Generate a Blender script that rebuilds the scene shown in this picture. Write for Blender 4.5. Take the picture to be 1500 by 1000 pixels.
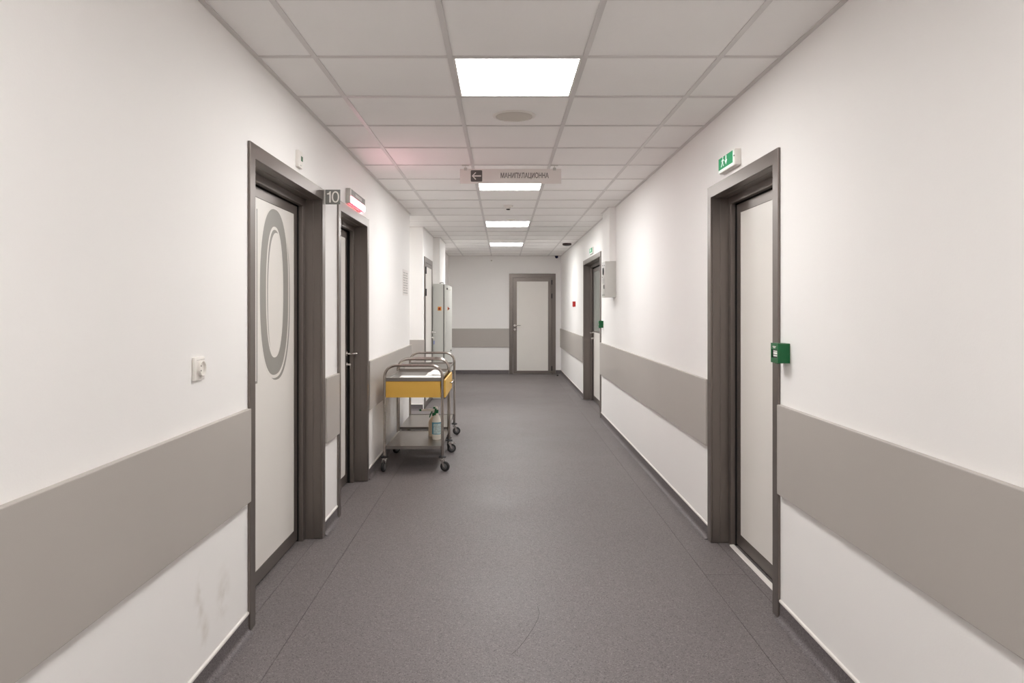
import bpy, bmesh, math, random
from mathutils import Vector, Matrix
random.seed(7)
for o in list(bpy.data.objects): bpy.data.objects.remove(o)
S = bpy.context.scene
COL = S.collection
PI = math.pi

# ------------------------------------------------------------------ camera, world, exposure
F_PX = 1049.0                       # focal length in pixels of a 1500 px wide frame
CAMZ = 1.396
cam = bpy.data.cameras.new('camera'); camo = bpy.data.objects.new('camera', cam); COL.objects.link(camo)
cam.sensor_width = 36.0; cam.lens = 36.0*F_PX/1500.0
cam.shift_x = 14.0/1500.0; cam.shift_y = -48.5/1500.0
cam.clip_start = 0.05
camo.location = (0, 0, CAMZ); camo.rotation_euler = (PI/2, 0, 0)
S.camera = camo
w = bpy.data.worlds.new('world'); S.world = w; w.use_nodes = True
w.node_tree.nodes['Background'].inputs[0].default_value = (0, 0, 0, 1)
w.node_tree.nodes['Background'].inputs[1].default_value = 0.0
S.view_settings.view_transform = 'Standard'; S.view_settings.look = 'None'
S.view_settings.gamma = 1.0; S.view_settings.use_curve_mapping = False
S.view_settings.exposure = 1.77
S.cycles.max_bounces = 16; S.cycles.diffuse_bounces = 10; S.cycles.glossy_bounces = 6
LAMP = 9.0                          # radiance of the ceiling panels

# corridor measures (metres)
XL, XR = -1.10, 1.25
ZC = 2.509                          # underside of the ceiling grid
YN, YE = -4.2, 15.3
NICHE0, NICHE1, NICHEX = 8.48, 9.82, -2.7
ROW0 = 3.177
GRID = [-0.833, -0.233, 0.367, 0.967]

# ------------------------------------------------------------------ materials
def lin(c):
    c = c/255.0
    return c/12.92 if c <= 0.04045 else ((c+0.055)/1.055)**2.4
def rgb(r, g, b): return (lin(r), lin(g), lin(b), 1.0)
def mat(name, col, rough=0.5, metal=0.0, bump=0.0, scale=200.0, vary=0.0, vscale=4.0, spec=0.5, coat=0.0):
    m = bpy.data.materials.new(name); m.use_nodes = True
    nt = m.node_tree; b = nt.nodes['Principled BSDF']
    b.inputs['Base Color'].default_value = col; b.inputs['Roughness'].default_value = rough
    b.inputs['Metallic'].default_value = metal; b.inputs['Specular IOR Level'].default_value = spec
    b.inputs['Coat Weight'].default_value = coat
    tc = nt.nodes.new('ShaderNodeTexCoord')
    n = nt.nodes.new('ShaderNodeTexNoise'); n.inputs['Scale'].default_value = vscale; n.inputs['Detail'].default_value = 3
    nt.links.new(tc.outputs['Object'], n.inputs['Vector'])
    mr = nt.nodes.new('ShaderNodeMapRange'); mr.inputs[1].default_value = 0.3; mr.inputs[2].default_value = 0.7
    mr.inputs[3].default_value = 1.0-max(vary, 0.004); mr.inputs[4].default_value = 1.0+max(vary, 0.004)
    nt.links.new(n.outputs['Fac'], mr.inputs[0])
    mx = nt.nodes.new('ShaderNodeVectorMath'); mx.operation = 'SCALE'
    mx.inputs[0].default_value = col[:3]; nt.links.new(mr.outputs[0], mx.inputs['Scale'])
    nt.links.new(mx.outputs[0], b.inputs['Base Color'])
    if bump:
        n2 = nt.nodes.new('ShaderNodeTexNoise'); n2.inputs['Scale'].default_value = scale; n2.inputs['Detail'].default_value = 4
        nt.links.new(tc.outputs['Object'], n2.inputs['Vector'])
        bp = nt.nodes.new('ShaderNodeBump'); bp.inputs['Strength'].default_value = bump; bp.inputs['Distance'].default_value = 0.002
        nt.links.new(n2.outputs['Fac'], bp.inputs['Height']); nt.links.new(bp.outputs[0], b.inputs['Normal'])
    return m
def emit(name, col, strength):
    m = bpy.data.materials.new(name); m.use_nodes = True; nt = m.node_tree
    b = nt.nodes['Principled BSDF']; b.inputs['Base Color'].default_value = (0.8, 0.8, 0.8, 1)
    b.inputs['Emission Color'].default_value = col; b.inputs['Emission Strength'].default_value = strength
    b.inputs['Roughness'].default_value = 0.5
    return m

def wall_mat():
    # white emulsion with faint roller texture and a few scuffs low down near the first door
    m = mat('wall_paint', rgb(244, 242, 240), 0.6, bump=0.12, scale=130, vary=0.008, vscale=1.2, spec=0.3)
    nt = m.node_tree; b = nt.nodes['Principled BSDF']
    src = b.inputs['Base Color'].links[0].from_socket
    geo = nt.nodes.new('ShaderNodeNewGeometry')
    last = None
    for (c, s) in (((-1.10, 2.82, 0.27), (0.2, 0.06, 0.10)), ((-1.10, 2.64, 0.20), (0.2, 0.04, 0.06)), ((-1.10, 2.60, 0.33), (0.2, 0.04, 0.10)),
                   ((-1.10, 6.95, 0.42), (0.2, 0.10, 0.12)), ((-1.10, 7.2, 0.35), (0.2, 0.05, 0.16))):
        sub = nt.nodes.new('ShaderNodeVectorMath'); sub.operation = 'SUBTRACT'; sub.inputs[1].default_value = c
        nt.links.new(geo.outputs['Position'], sub.inputs[0])
        dv = nt.nodes.new('ShaderNodeVectorMath'); dv.operation = 'DIVIDE'; dv.inputs[1].default_value = s
        nt.links.new(sub.outputs[0], dv.inputs[0])
        ln = nt.nodes.new('ShaderNodeVectorMath'); ln.operation = 'LENGTH'; nt.links.new(dv.outputs[0], ln.inputs[0])
        mr = nt.nodes.new('ShaderNodeMapRange'); mr.interpolation_type = 'SMOOTHSTEP'
        mr.inputs[1].default_value = 1.6; mr.inputs[2].default_value = 0.1; mr.inputs[3].default_value = 0; mr.inputs[4].default_value = 1
        nt.links.new(ln.outputs['Value'], mr.inputs[0])
        if last is None: last = mr.outputs[0]
        else:
            mx = nt.nodes.new('ShaderNodeMath'); mx.operation = 'MAXIMUM'
            nt.links.new(last, mx.inputs[0]); nt.links.new(mr.outputs[0], mx.inputs[1]); last = mx.outputs[0]
    nz = nt.nodes.new('ShaderNodeTexNoise'); nz.inputs['Scale'].default_value = 14; nz.inputs['Detail'].default_value = 6
    nt.links.new(geo.outputs['Position'], nz.inputs['Vector'])
    mr = nt.nodes.new('ShaderNodeMapRange'); mr.inputs[1].default_value = 0.42; mr.inputs[2].default_value = 0.72; mr.inputs[4].default_value = 0.34
    nt.links.new(nz.outputs['Fac'], mr.inputs[0])
    mu = nt.nodes.new('ShaderNodeMath'); mu.operation = 'MULTIPLY'; nt.links.new(last, mu.inputs[0]); nt.links.new(mr.outputs[0], mu.inputs[1])
    mix = nt.nodes.new('ShaderNodeMix'); mix.data_type = 'RGBA'
    nt.links.new(mu.outputs[0], mix.inputs['Factor']); nt.links.new(src, mix.inputs['A']); mix.inputs['B'].default_value = rgb(176, 164, 142)
    nt.links.new(mix.outputs['Result'], b.inputs['Base Color'])
    return m

def floor_mat(name='vinyl_floor', base=(113, 107, 107)):
    m = bpy.data.materials.new(name); m.use_nodes = True; nt = m.node_tree; b = nt.nodes['Principled BSDF']
    b.inputs['Roughness'].default_value = 0.42; b.inputs['Specular IOR Level'].default_value = 0.3
    geo = nt.nodes.new('ShaderNodeNewGeometry')
    v = nt.nodes.new('ShaderNodeTexVoronoi'); v.inputs['Scale'].default_value = 260
    nt.links.new(geo.outputs['Position'], v.inputs['Vector'])
    sep = nt.nodes.new('ShaderNodeSeparateColor'); nt.links.new(v.outputs['Color'], sep.inputs[0])
    cr = nt.nodes.new('ShaderNodeValToRGB'); e = cr.color_ramp.elements
    r, g, bb = base
    e[0].position = 0.0; e[0].color = rgb(r-34, g-34, bb-34)
    e[1].position = 1.0; e[1].color = rgb(r+26, g+26, bb+25)
    for p, d in ((0.12, -14), (0.3, 0), (0.8, 2), (0.93, 14)):
        k = e.new(p); k.color = rgb(r+d, g+d, bb+d)
    nt.links.new(sep.outputs[0], cr.inputs[0])
    n = nt.nodes.new('ShaderNodeTexNoise'); n.inputs['Scale'].default_value = 1.6; n.inputs['Detail'].default_value = 5
    nt.links.new(geo.outputs['Position'], n.inputs['Vector'])
    mr = nt.nodes.new('ShaderNodeMapRange'); mr.inputs[1].default_value = 0.3; mr.inputs[2].default_value = 0.7; mr.inputs[3].default_value = 0.95; mr.inputs[4].default_value = 1.05
    nt.links.new(n.outputs['Fac'], mr.inputs[0])
    sc = nt.nodes.new('ShaderNodeVectorMath'); sc.operation = 'SCALE'
    nt.links.new(cr.outputs[0], sc.inputs[0]); nt.links.new(mr.outputs[0], sc.inputs['Scale'])
    nt.links.new(sc.outputs[0], b.inputs['Base Color'])
    mr2 = nt.nodes.new('ShaderNodeMapRange'); mr2.inputs[1].default_value = 0.3; mr2.inputs[2].default_value = 0.7; mr2.inputs[3].default_value = 0.46; mr2.inputs[4].default_value = 0.56
    nt.links.new(n.outputs['Fac'], mr2.inputs[0]); nt.links.new(mr2.outputs[0], b.inputs['Roughness'])
    n3 = nt.nodes.new('ShaderNodeTexNoise'); n3.inputs['Scale'].default_value = 320
    nt.links.new(geo.outputs['Position'], n3.inputs['Vector'])
    bp = nt.nodes.new('ShaderNodeBump'); bp.inputs['Strength'].default_value = 0.12; bp.inputs['Distance'].default_value = 0.001
    nt.links.new(n3.outputs['Fac'], bp.inputs['Height']); nt.links.new(bp.outputs[0], b.inputs['Normal'])
    return m

def brushed(name, col, rough, axis=2, metal=0.85):
    # brushed / anodised metal: fine streaks along one axis
    m = mat(name, col, rough, metal=metal, vary=0.02, vscale=3)
    nt = m.node_tree; b = nt.nodes['Principled BSDF']
    geo = nt.nodes.new('ShaderNodeNewGeometry'); mp = nt.nodes.new('ShaderNodeMapping')
    s = [160, 160, 160]; s[axis] = 2.0; mp.inputs['Scale'].default_value = s
    nt.links.new(geo.outputs['Position'], mp.inputs['Vector'])
    n = nt.nodes.new('ShaderNodeTexNoise'); n.inputs['Scale'].default_value = 1.0; nt.links.new(mp.outputs[0], n.inputs['Vector'])
    bp = nt.nodes.new('ShaderNodeBump'); bp.inputs['Strength'].default_value = 0.025; bp.inputs['Distance'].default_value = 0.0005
    nt.links.new(n.outputs['Fac'], bp.inputs['Height']); nt.links.new(bp.outputs[0], b.inputs['Normal'])
    return m

M = {}
M['wall'] = wall_mat()
M['floor'] = floor_mat()
M['skirting'] = floor_mat('vinyl_skirting', (106, 100, 101))
M['seam'] = mat('floor_screed', rgb(66, 62, 62), 0.8)
M['scuff'] = mat('scuff_black', rgb(66, 61, 60), 0.7)
M['tile'] = mat('mineral_tile', rgb(249, 247, 245), 0.9, bump=0.3, scale=320, vary=0.012, vscale=2, spec=0.2)
M['grid'] = mat('grid_enamel', rgb(218, 214, 212), 0.4, vary=0.01)
M['plenum'] = mat('plenum_board', rgb(150, 148, 145), 0.9)
M['band'] = mat('guard_panel', rgb(180, 174, 168), 0.42, bump=0.10, scale=420, vary=0.012, vscale=2.0)
M['bead'] = mat('white_bead', rgb(226, 222, 217), 0.5)
M['alu'] = brushed('anodised_frame', rgb(124, 116, 111), 0.36, 2, 0.72)
M['gap'] = mat('door_gap_shade', rgb(14, 13, 12), 0.8)
M['panel'] = mat('door_laminate', rgb(232, 228, 222), 0.4, vary=0.006)
M['vinyl'] = mat('grey_vinyl_print', rgb(150, 147, 140), 0.45)
M['steel'] = brushed('stainless', rgb(176, 168, 161), 0.22, 2, 1.0)
M['steel_flat'] = brushed('stainless_sheet', rgb(160, 155, 150), 0.32, 0, 1.0)
M['chrome'] = mat('chrome', rgb(215, 212, 208), 0.14, metal=1.0)
M['yellow'] = mat('yellow_enamel', rgb(230, 184, 84), 0.4, vary=0.01)
M['rubber'] = mat('black_rubber', rgb(34, 33, 34), 0.6)
M['hub'] = mat('grey_hub', rgb(96, 96, 97), 0.45)
M['plastic'] = mat('white_plastic', rgb(238, 234, 228), 0.35)
M['plastic_grey'] = mat('grey_plastic', rgb(198, 196, 191), 0.45)
M['mid_grey'] = mat('grey_sign', rgb(122, 122, 117), 0.45)
M['black'] = mat('black_plastic', rgb(20, 20, 20), 0.4)
M['green'] = mat('green_plastic', rgb(0, 96, 50), 0.35, spec=0.4)
M['red'] = mat('red_plastic', rgb(176, 24, 20), 0.4)
M['knob'] = mat('red_knob', rgb(150, 40, 26), 0.45)
M['orange'] = mat('orange_plate', rgb(226, 150, 40), 0.5)
M['blue'] = mat('blue_tag', rgb(40, 90, 190), 0.4)
M['teal'] = mat('teal_label', rgb(72, 150, 175), 0.4, vary=0.15, vscale=60)
M['pale_blue'] = mat('label_pale', rgb(186, 206, 206), 0.5, vary=0.25, vscale=70)
M['milk'] = mat('milky_plastic', rgb(236, 232, 222), 0.4)
M['beige'] = mat('beige_plastic', rgb(222, 205, 182), 0.4)
M['paper'] = mat('white_paper', rgb(242, 240, 236), 0.7)
M['print'] = mat('grey_print', rgb(190, 188, 185), 0.7, vary=0.12, vscale=90)
M['cabinet'] = mat('cabinet_enamel', rgb(202, 202, 196), 0.45, bump=0.08, scale=500)
M['cab_dark'] = mat('gap_shade_and_dark_fittings', rgb(58, 56, 53), 0.6)  # paints the shade in the cabinet door gap; also colours dark fittings
M['frost'] = mat('frosted_glass', rgb(152, 155, 150), 0.25, spec=0.6)
M['sign'] = mat('sign_acrylic', rgb(232, 226, 222), 0.3)
M['ink'] = mat('sign_ink', rgb(96, 90, 88), 0.5)
M['speaker'] = mat('speaker_mesh', rgb(212, 206, 197), 0.7, bump=0.3, scale=900)
M['lamp_near'] = emit('panel_warm', (1.0, 0.984, 0.963, 1), LAMP)
M['lamp_niche_added'] = emit('panel_niche_added', (1.0, 0.995, 0.985, 1), LAMP*0.42)
M['lamp_far'] = emit('panel_neutral', (1.0, 0.995, 0.985, 1), LAMP*0.98)
M['lamp_end'] = emit('panel_neutral_bright', (1.0, 0.995, 0.985, 1), LAMP*1.35)
M['exit_lit'] = emit('exit_green_lit', (0.0, 0.62, 0.25, 1), 0.09)
M['exit_lit'].node_tree.nodes['Principled BSDF'].inputs['Base Color'].default_value = rgb(0, 104, 56)
M['exit_pale'] = emit('exit_white_lit', (0.72, 1.0, 0.82, 1), 0.13)
M['red_lit'] = emit('red_lamp_lit', (1.0, 0.52, 0.60, 1), 8.0)
M['red_glow'] = emit('red_lamp_rim', (1.0, 0.03, 0.06, 1), 0.9)

# ------------------------------------------------------------------ mesh helpers
def bx(bm, x0, x1, y0, y1, z0, z1):
    x0, x1 = min(x0, x1), max(x0, x1); y0, y1 = min(y0, y1), max(y0, y1); z0, z1 = min(z0, z1), max(z0, z1)
    v = [bm.verts.new(p) for p in ((x0,y0,z0),(x1,y0,z0),(x1,y1,z0),(x0,y1,z0),(x0,y0,z1),(x1,y0,z1),(x1,y1,z1),(x0,y1,z1))]
    for f in ((3,2,1,0),(4,5,6,7),(0,1,5,4),(1,2,6,5),(2,3,7,6),(3,0,4,7)): bm.faces.new([v[i] for i in f])
def rbox(bm, x0, x1, y0, y1, z0, z1, r=0.004, seg=2):
    t = bmesh.new(); bx(t, x0, x1, y0, y1, z0, z1)
    bmesh.ops.bevel(t, geom=t.edges[:], offset=r, segments=seg, affect='EDGES', profile=0.5)
    me = bpy.data.meshes.new('t'); t.to_mesh(me); t.free(); bm.from_mesh(me); bpy.data.meshes.remove(me)
def tube(bm, pts, r, seg=12, caps=True):
    pts = [Vector(p) for p in pts]; rings = []
    n = len(pts); tans = []
    for i in range(n):
        a = pts[max(i-1, 0)]; b = pts[min(i+1, n-1)]; tans.append((b-a).normalized())
    up = Vector((0, 0, 1)) if abs(tans[0].z) < 0.9 else Vector((1, 0, 0))
    nrm = (up - tans[0]*up.dot(tans[0])).normalized()
    for i in range(n):
        if i: nrm = (nrm - tans[i]*nrm.dot(tans[i])).normalized()
        bi = tans[i].cross(nrm)
        rr = r[i] if isinstance(r, (list, tuple)) else r
        rings.append([bm.verts.new(pts[i] + nrm*(rr*math.cos(2*PI*k/seg)) + bi*(rr*math.sin(2*PI*k/seg))) for k in range(seg)])
    for i in range(n-1):
        for k in range(seg):
            bm.faces.new((rings[i][k], rings[i][(k+1) % seg], rings[i+1][(k+1) % seg], rings[i+1][k]))
    if caps: bm.faces.new(rings[0][::-1]); bm.faces.new(rings[-1])
def lathe(bm, prof, c=(0, 0, 0), axis='z', seg=24, sx=1.0, sy=1.0):
    # prof: list of (radius, height along the axis)
    c = Vector(c); rings = []
    for (r, h) in prof:
        ring = []
        for k in range(seg):
            a = 2*PI*k/seg; p, q = r*math.cos(a)*sx, r*math.sin(a)*sy
            d = {'z': (p, q, h), 'x': (h, p, q), 'y': (q, h, p)}[axis]
            ring.append(bm.verts.new(c + Vector(d)))
        rings.append(ring)
    for i in range(len(rings)-1):
        for k in range(seg):
            bm.faces.new((rings[i][k], rings[i][(k+1) % seg], rings[i+1][(k+1) % seg], rings[i+1][k]))
    bm.faces.new(rings[0][::-1]); bm.faces.new(rings[-1])
def prism(bm, poly, fn, d0, d1):
    # extrude a 2-D polygon; fn(a, b, d) -> point
    v0 = [bm.verts.new(fn(a, b, d0)) for a, b in poly]; v1 = [bm.verts.new(fn(a, b, d1)) for a, b in poly]
    n = len(poly)
    bm.faces.new(v0[::-1]); bm.faces.new(v1)
    for i in range(n): bm.faces.new((v0[i], v0[(i+1) % n], v1[(i+1) % n], v1[i]))
def ring_prism(bm, outer, inner, fn, d0, d1):
    n = len(outer)
    A = [[bm.verts.new(fn(a, b, d)) for a, b in P] for d in (d0, d1) for P in (outer, inner)]
    for i in range(n):
        j = (i+1) % n
        bm.faces.new((A[0][i], A[0][j], A[1][j], A[1][i])); bm.faces.new((A[2][i], A[3][i], A[3][j], A[2][j]))
        bm.faces.new((A[0][i], A[2][i], A[2][j], A[0][j])); bm.faces.new((A[1][i], A[1][j], A[3][j], A[3][i]))
def N(): return bmesh.new()
def obj(name, bm, m, parent=None, smooth=False, bevel=0.0, origin=None, kind=None):
    # one mesh object built in world coordinates, its origin moved to its own base centre
    bmesh.ops.recalc_face_normals(bm, faces=bm.faces[:])
    me = bpy.data.meshes.new(name)
    vs = [v.co for v in bm.verts]
    lo = Vector([min(v[i] for v in vs) for i in range(3)]); hi = Vector([max(v[i] for v in vs) for i in range(3)])
    c = Vector(origin) if origin else Vector(((lo.x+hi.x)/2, (lo.y+hi.y)/2, lo.z))
    bmesh.ops.translate(bm, verts=bm.verts[:], vec=-c)
    if smooth:
        for f in bm.faces: f.smooth = True
    bm.to_mesh(me); bm.free()
    me.materials.append(M[m] if isinstance(m, str) else m)
    o = bpy.data.objects.new(name, me); COL.objects.link(o)
    if smooth:
        me.update(); 
        try: me.set_sharp_from_angle(angle=math.radians(40))
        except Exception: pass
    if bevel:
        b = o.modifiers.new('bevel', 'BEVEL'); b.width = bevel; b.segments = 2; b.limit_method = 'ANGLE'
    if parent is None: o.location = c
    else:
        o.parent = parent; o.location = c - world_loc(parent)
    if kind: o['kind'] = kind
    return o
def world_loc(o):
    l = Vector(o.location)
    while o.parent is not None:
        o = o.parent; l += Vector(o.location)
    return l
def tag(o, label, cat, group=None, kind=None):
    o['label'] = label; o['category'] = cat
    if group: o['group'] = group
    if kind: o['kind'] = kind
    return o
def empty(name, loc, label, cat, group=None, kind=None):
    o = bpy.data.objects.new(name, None); COL.objects.link(o); o.location = loc; o.empty_display_size = 0.1
    return tag(o, label, cat, group, kind)
def copy_tree(o, parent=None):
    c = o.copy(); COL.objects.link(c); c.parent = parent
    for ch in [x for x in bpy.data.objects if x.parent is o]: copy_tree(ch, c)
    return c
def text_mesh(name, txt, size, fn, m, parent, sx=1.0, depth=0.0006, weight=0.0):
    # flat lettering; fn(a, b, d) maps text plane coordinates to the world
    cu = bpy.data.curves.new('txt', 'FONT'); cu.body = txt; cu.size = size; cu.align_x = 'CENTER'; cu.align_y = 'CENTER'
    cu.offset = weight
    to = bpy.data.objects.new('txt', cu); COL.objects.link(to)
    dg = bpy.context.evaluated_depsgraph_get(); dg.update()
    me = bpy.data.meshes.new_from_object(to.evaluated_get(dg))
    bm = N(); bm.from_mesh(me)
    bpy.data.objects.remove(to); bpy.data.curves.remove(cu); bpy.data.meshes.remove(me)
    r = bmesh.ops.extrude_face_region(bm, geom=bm.faces[:])
    for v in [g for g in r['geom'] if isinstance(g, bmesh.types.BMVert)]: v.co.z = depth
    for v in bm.verts: v.co = Vector(fn(v.co.x*sx, v.co.y, v.co.z))
    return obj(name, bm, m, parent)

# ------------------------------------------------------------------ doors' places (outer casing along y)
D10 = (3.09, 4.40); D2 = (4.76, 5.84); DR1 = (3.219, 4.326); DR2 = (9.05, 11.0); DN = (9.95, 11.05)
ZCAS = 2.12                         # top of the casings

# ------------------------------------------------------------------ walls
def wall_run(name, xa, xb, y0, y1, openings, label):
    # a wall along y with door openings cut out of it
    bm = N(); y = y0
    for (a, b) in openings:
        bx(bm, xa, xb, y, a+0.05, 0, ZC+0.2); bx(bm, xa, xb, a+0.05, b-0.05, ZCAS-0.05, ZC+0.2); y = b-0.05
    bx(bm, xa, xb, y, y1, 0, ZC+0.2)
    return tag(obj(name, bm, 'wall'), label, 'wall', kind='structure') if True else None
wall_run('wall_left', XL-0.25, XL, YN, NICHE0, [D10, D2], 'long white painted wall holding the door numbered 10')
wall_run('wall_right', XR, XR+0.25, YN, YE+0.2, [DR1, DR2], 'long white painted wall facing the door numbered 10')
def wall_box(name, b, label):
    bm = N(); bx(bm, *b); return tag(obj(name, bm, 'wall'), label, 'wall', kind='structure')
wall_box('wall_far', (XL-0.3, XR, YE, YE+0.2, 0, ZC+0.2), 'white painted wall closing the far end of the corridor')
wall_box('wall_near', (XL-0.25, XR+0.25, YN-0.2, YN, 0, ZC+0.2), 'white painted wall closing the corridor behind the viewer')
wall_box('wall_niche', (NICHEX, XL-0.25, NICHE0-0.15, NICHE0, 0, ZC+0.2), 'white wall on the near side of the side passage')
wall_box('wall_niche', (NICHEX-0.15, NICHEX, NICHE0-0.15, NICHE1+0.2, 0, ZC+0.2), 'white wall at the back of the side passage')
wall_box('wall_niche', (NICHEX, -1.37, NICHE1, NICHE1+0.2, 0, ZC+0.2), 'white wall across the side passage behind the trolleys')
bm = N(); XN = -1.09
bx(bm, -1.37, XN, NICHE1, DN[0]+0.03, 0, ZC+0.2); bx(bm, -1.37, XN, DN[0]+0.03, DN[1]-0.03, ZCAS-0.03, ZC+0.2); bx(bm, -1.37, XN, DN[1]-0.03, 11.25, 0, ZC+0.2)
tag(obj('wall_left', bm, 'wall'), 'short white wall holding the pale door with a blue key tag', 'wall', kind='structure')
wall_box('wall_left', (-1.37, -0.985, 11.25, 12.32, 0, ZC+0.2), 'white wall pier rising behind the grey switch cabinet')
wall_box('wall_left', (-1.37, -1.15, 12.32, YE, 0, ZC+0.2), 'last white stretch of wall beyond the grey switch cabinet')
wall_box('pipe_boxing', (1.178, XR, 7.89, 8.42, 1.917, ZC+0.1), 'white boxed-in pipe above the grey wall unit')

# ------------------------------------------------------------------ floor
bm = N(); bx(bm, NICHEX-0.15, XR+0.25, YN-0.2, YE+0.2, -0.12, -0.0025)
floor = tag(obj('floor', bm, 'seam'), 'grey speckled vinyl sheet floor of the corridor', 'floor', kind='structure')
def sheet(x0, x1, y0, y1, z=0.0):
    bm = N(); bx(bm, x0, x1, y0, y1, -0.002, z); return obj('vinyl_sheet', bm, 'floor', floor)
g = 0.0011
S1, S2 = -0.905, 1.062
sheet(S1+g, S2-g, YN, YE)
for a, b in ((YN, NICHE0), (NICHE1+0.01, YE)): sheet(XL-0.028+g, S1-g, a, b)
sheet(S2+g, XR+0.03-g, YN, 3.757-g); sheet(S2+g, XR+0.03-g, 3.757+g, YE)
for d in (D10, D2): sheet(XL-0.25, XL-0.028-g, d[0]+0.05, d[1]-0.05)
for d in (DR1, DR2): sheet(XR+0.03+g, XR+0.25, d[0]+0.05, d[1]-0.05)
sheet(NICHEX, S1-g, NICHE0+g, NICHE1)
# thin dark scuff drawn across the middle sheet
bm = N()
cv = [(0.164, 3.355), (0.170, 3.29), (0.160, 3.22), (0.135, 3.13), (0.108, 3.05), (0.082, 2.98), (0.06, 2.93), (0.035, 2.89)]
for i in range(len(cv)-1):
    (ax, ay), (cx, cy) = cv[i], cv[i+1]; d = Vector((cx-ax, cy-ay)).normalized(); q = Vector((-d.y, d.x))*0.0011
    lo_ = [(ax-q.x, ay-q.y), (ax+q.x, ay+q.y), (cx+q.x, cy+q.y), (cx-q.x, cy-q.y)]
    prism(bm, lo_, lambda a, b, d_: (a, b, d_), 0.0, 0.0003)
obj('scuff_mark', bm, 'scuff', floor)

# ------------------------------------------------------------------ skirtings (coved vinyl with a white bead)
def skirting(name, axis, at, n, a0, a1, label):
    # profile in (out from the wall, z); runs along the axis from a0 to a1
    R = 0.024; T = 0.004; H = 0.077
    P = [(0, 0), (R+T+0.004, 0.0002)]
    for k in range(8):
        t = PI/2*k/7; P.append((T+R-R*math.sin(t), 0.0015+R-R*math.cos(t)))
    P += [(T, H), (0, H)]
    fn = (lambda o, z, d: (at+n*o, d, z)) if axis == 'y' else (lambda o, z, d: (d, at+n*o, z))
    bm = N(); prism(bm, P, fn, a0, a1)
    o = obj(name, bm, 'skirting', smooth=True)
    tag(o, label, 'skirting', kind='structure')
    B = [(0, H), (T+0.003, H)] + [(0.0075*math.cos(t)+0.0005, H+0.004+0.008*math.sin(t)) for t in (0.2, 0.7, 1.1, 1.4)] + [(0, H+0.013)]
    bm = N(); prism(bm, B, fn, a0, a1); obj('bead', bm, 'bead', o, smooth=True)
    return o
skirting('baseboard_left', 'y', XL, 1, YN, D10[0]-0.001, 'dark coved skirting leading up to the door numbered 10')
skirting('baseboard_left', 'y', XL, 1, D10[1]+0.001, D2[0]-0.001, 'short dark coved skirting between door 10 and the door under the red lamp')
skirting('baseboard_left', 'y', XL, 1, D2[1]+0.001, NICHE0, 'dark coved skirting behind the steel trolleys')
skirting('baseboard_left', 'x', NICHE1, -1, NICHEX, XN, 'dark coved skirting across the side passage')
skirting('baseboard_left', 'y', -1.15, 1, 12.53, YE, 'dark coved skirting beyond the grey switch cabinet')
skirting('baseboard_right', 'y', XR, -1, YN, DR1[0]-0.001, 'dark coved skirting below the large green call point')
skirting('baseboard_right', 'y', XR, -1, DR1[1]+0.001, DR2[0]-0.001, 'long dark coved skirting between the two doors with exit signs')
skirting('baseboard_right', 'y', XR, -1, DR2[1]+0.001, YE, 'dark coved skirting below the red call point')
skirting('baseboard_far', 'x', YE, -1, -1.15, 0.139, 'dark coved skirting on the end wall beside the handle side of the door')
skirting('baseboard_far', 'x', YE, -1, 1.139, XR, 'short dark coved skirting on the end wall beside the door hinges')

# ------------------------------------------------------------------ grey guard bands
ZB0, ZB1, TB = 0.567, 0.966, 0.022
def band(axis, at, n, a0, a1, label):
    bm = N()
    if axis == 'y': bx(bm, at, at+n*TB, a0, a1, ZB0, ZB1)
    else: bx(bm, a0, a1, at, at+n*TB, ZB0, ZB1)
    return tag(obj('trim_1', bm, 'band', bevel=0.0025), label, 'wall guard', kind='structure')
band('y', XL, 1, YN, 3.075, 'grey wall guard panel running up to the door numbered 10')
band('y', XL, 1, D10[1]+0.002, D2[0]-0.012, 'narrow grey wall guard panel between door 10 and the next door')
band('y', XL, 1, D2[1]+0.002, NICHE0+0.02, 'grey wall guard panel behind the steel trolleys')
band('x', NICHE1, -1, NICHEX, XN+0.02, 'pale grey wall guard panel across the side passage')
band('y', XR, -1, YN, 3.205, 'grey wall guard panel below the large green call point')
band('y', XR, -1, DR1[1]+0.002, DR2[0]-0.012, 'long grey wall guard panel between the two doors with exit signs')
band('y', XR, -1, DR2[1]+0.002, YE, 'grey wall guard panel below the red call point')
band('x', YE, -1, -1.15, 0.139, 'grey wall guard panel on the end wall beside the door')

# ------------------------------------------------------------------ ceiling: slab above, tiles, tees, edge angles
bm = N(); bx(bm, NICHEX-0.15, XR+0.25, YN-0.2, YE+0.2, ZC+0.2, ZC+0.3)
ceiling = tag(obj('ceiling', bm, 'plenum'), 'suspended ceiling of square mineral tiles in a white grid', 'ceiling', kind='structure')
ZT = ZC+0.0035                      # underside of the tiles, resting on the tee flanges
LIGHTS = [-10, -5, 0, 5, 10, 15]    # grid rows that carry a panel light in the middle column
rows = range(-12, 21)
def ry(n): return ROW0+0.6*n
_tile = {}
def tile(x0, x1, y0, y1):
    k = (round(x1-x0, 3), round(y1-y0, 3))
    if k not in _tile:
        bm = N(); bx(bm, -k[0]/2+0.003, k[0]/2-0.003, -k[1]/2+0.003, k[1]/2-0.003, 0, 0.015)
        me = bpy.data.meshes.new('tile'); bmesh.ops.recalc_face_normals(bm, faces=bm.faces[:]); bm.to_mesh(me); bm.free(); me.materials.append(M['tile']); _tile[k] = me
    o = bpy.data.objects.new('tile', _tile[k]); COL.objects.link(o); o.parent = ceiling
    o.location = Vector(((x0+x1)/2, (y0+y1)/2, ZT+random.uniform(0, 0.0006))) - Vector(ceiling.location)
_tee = {}
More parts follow.
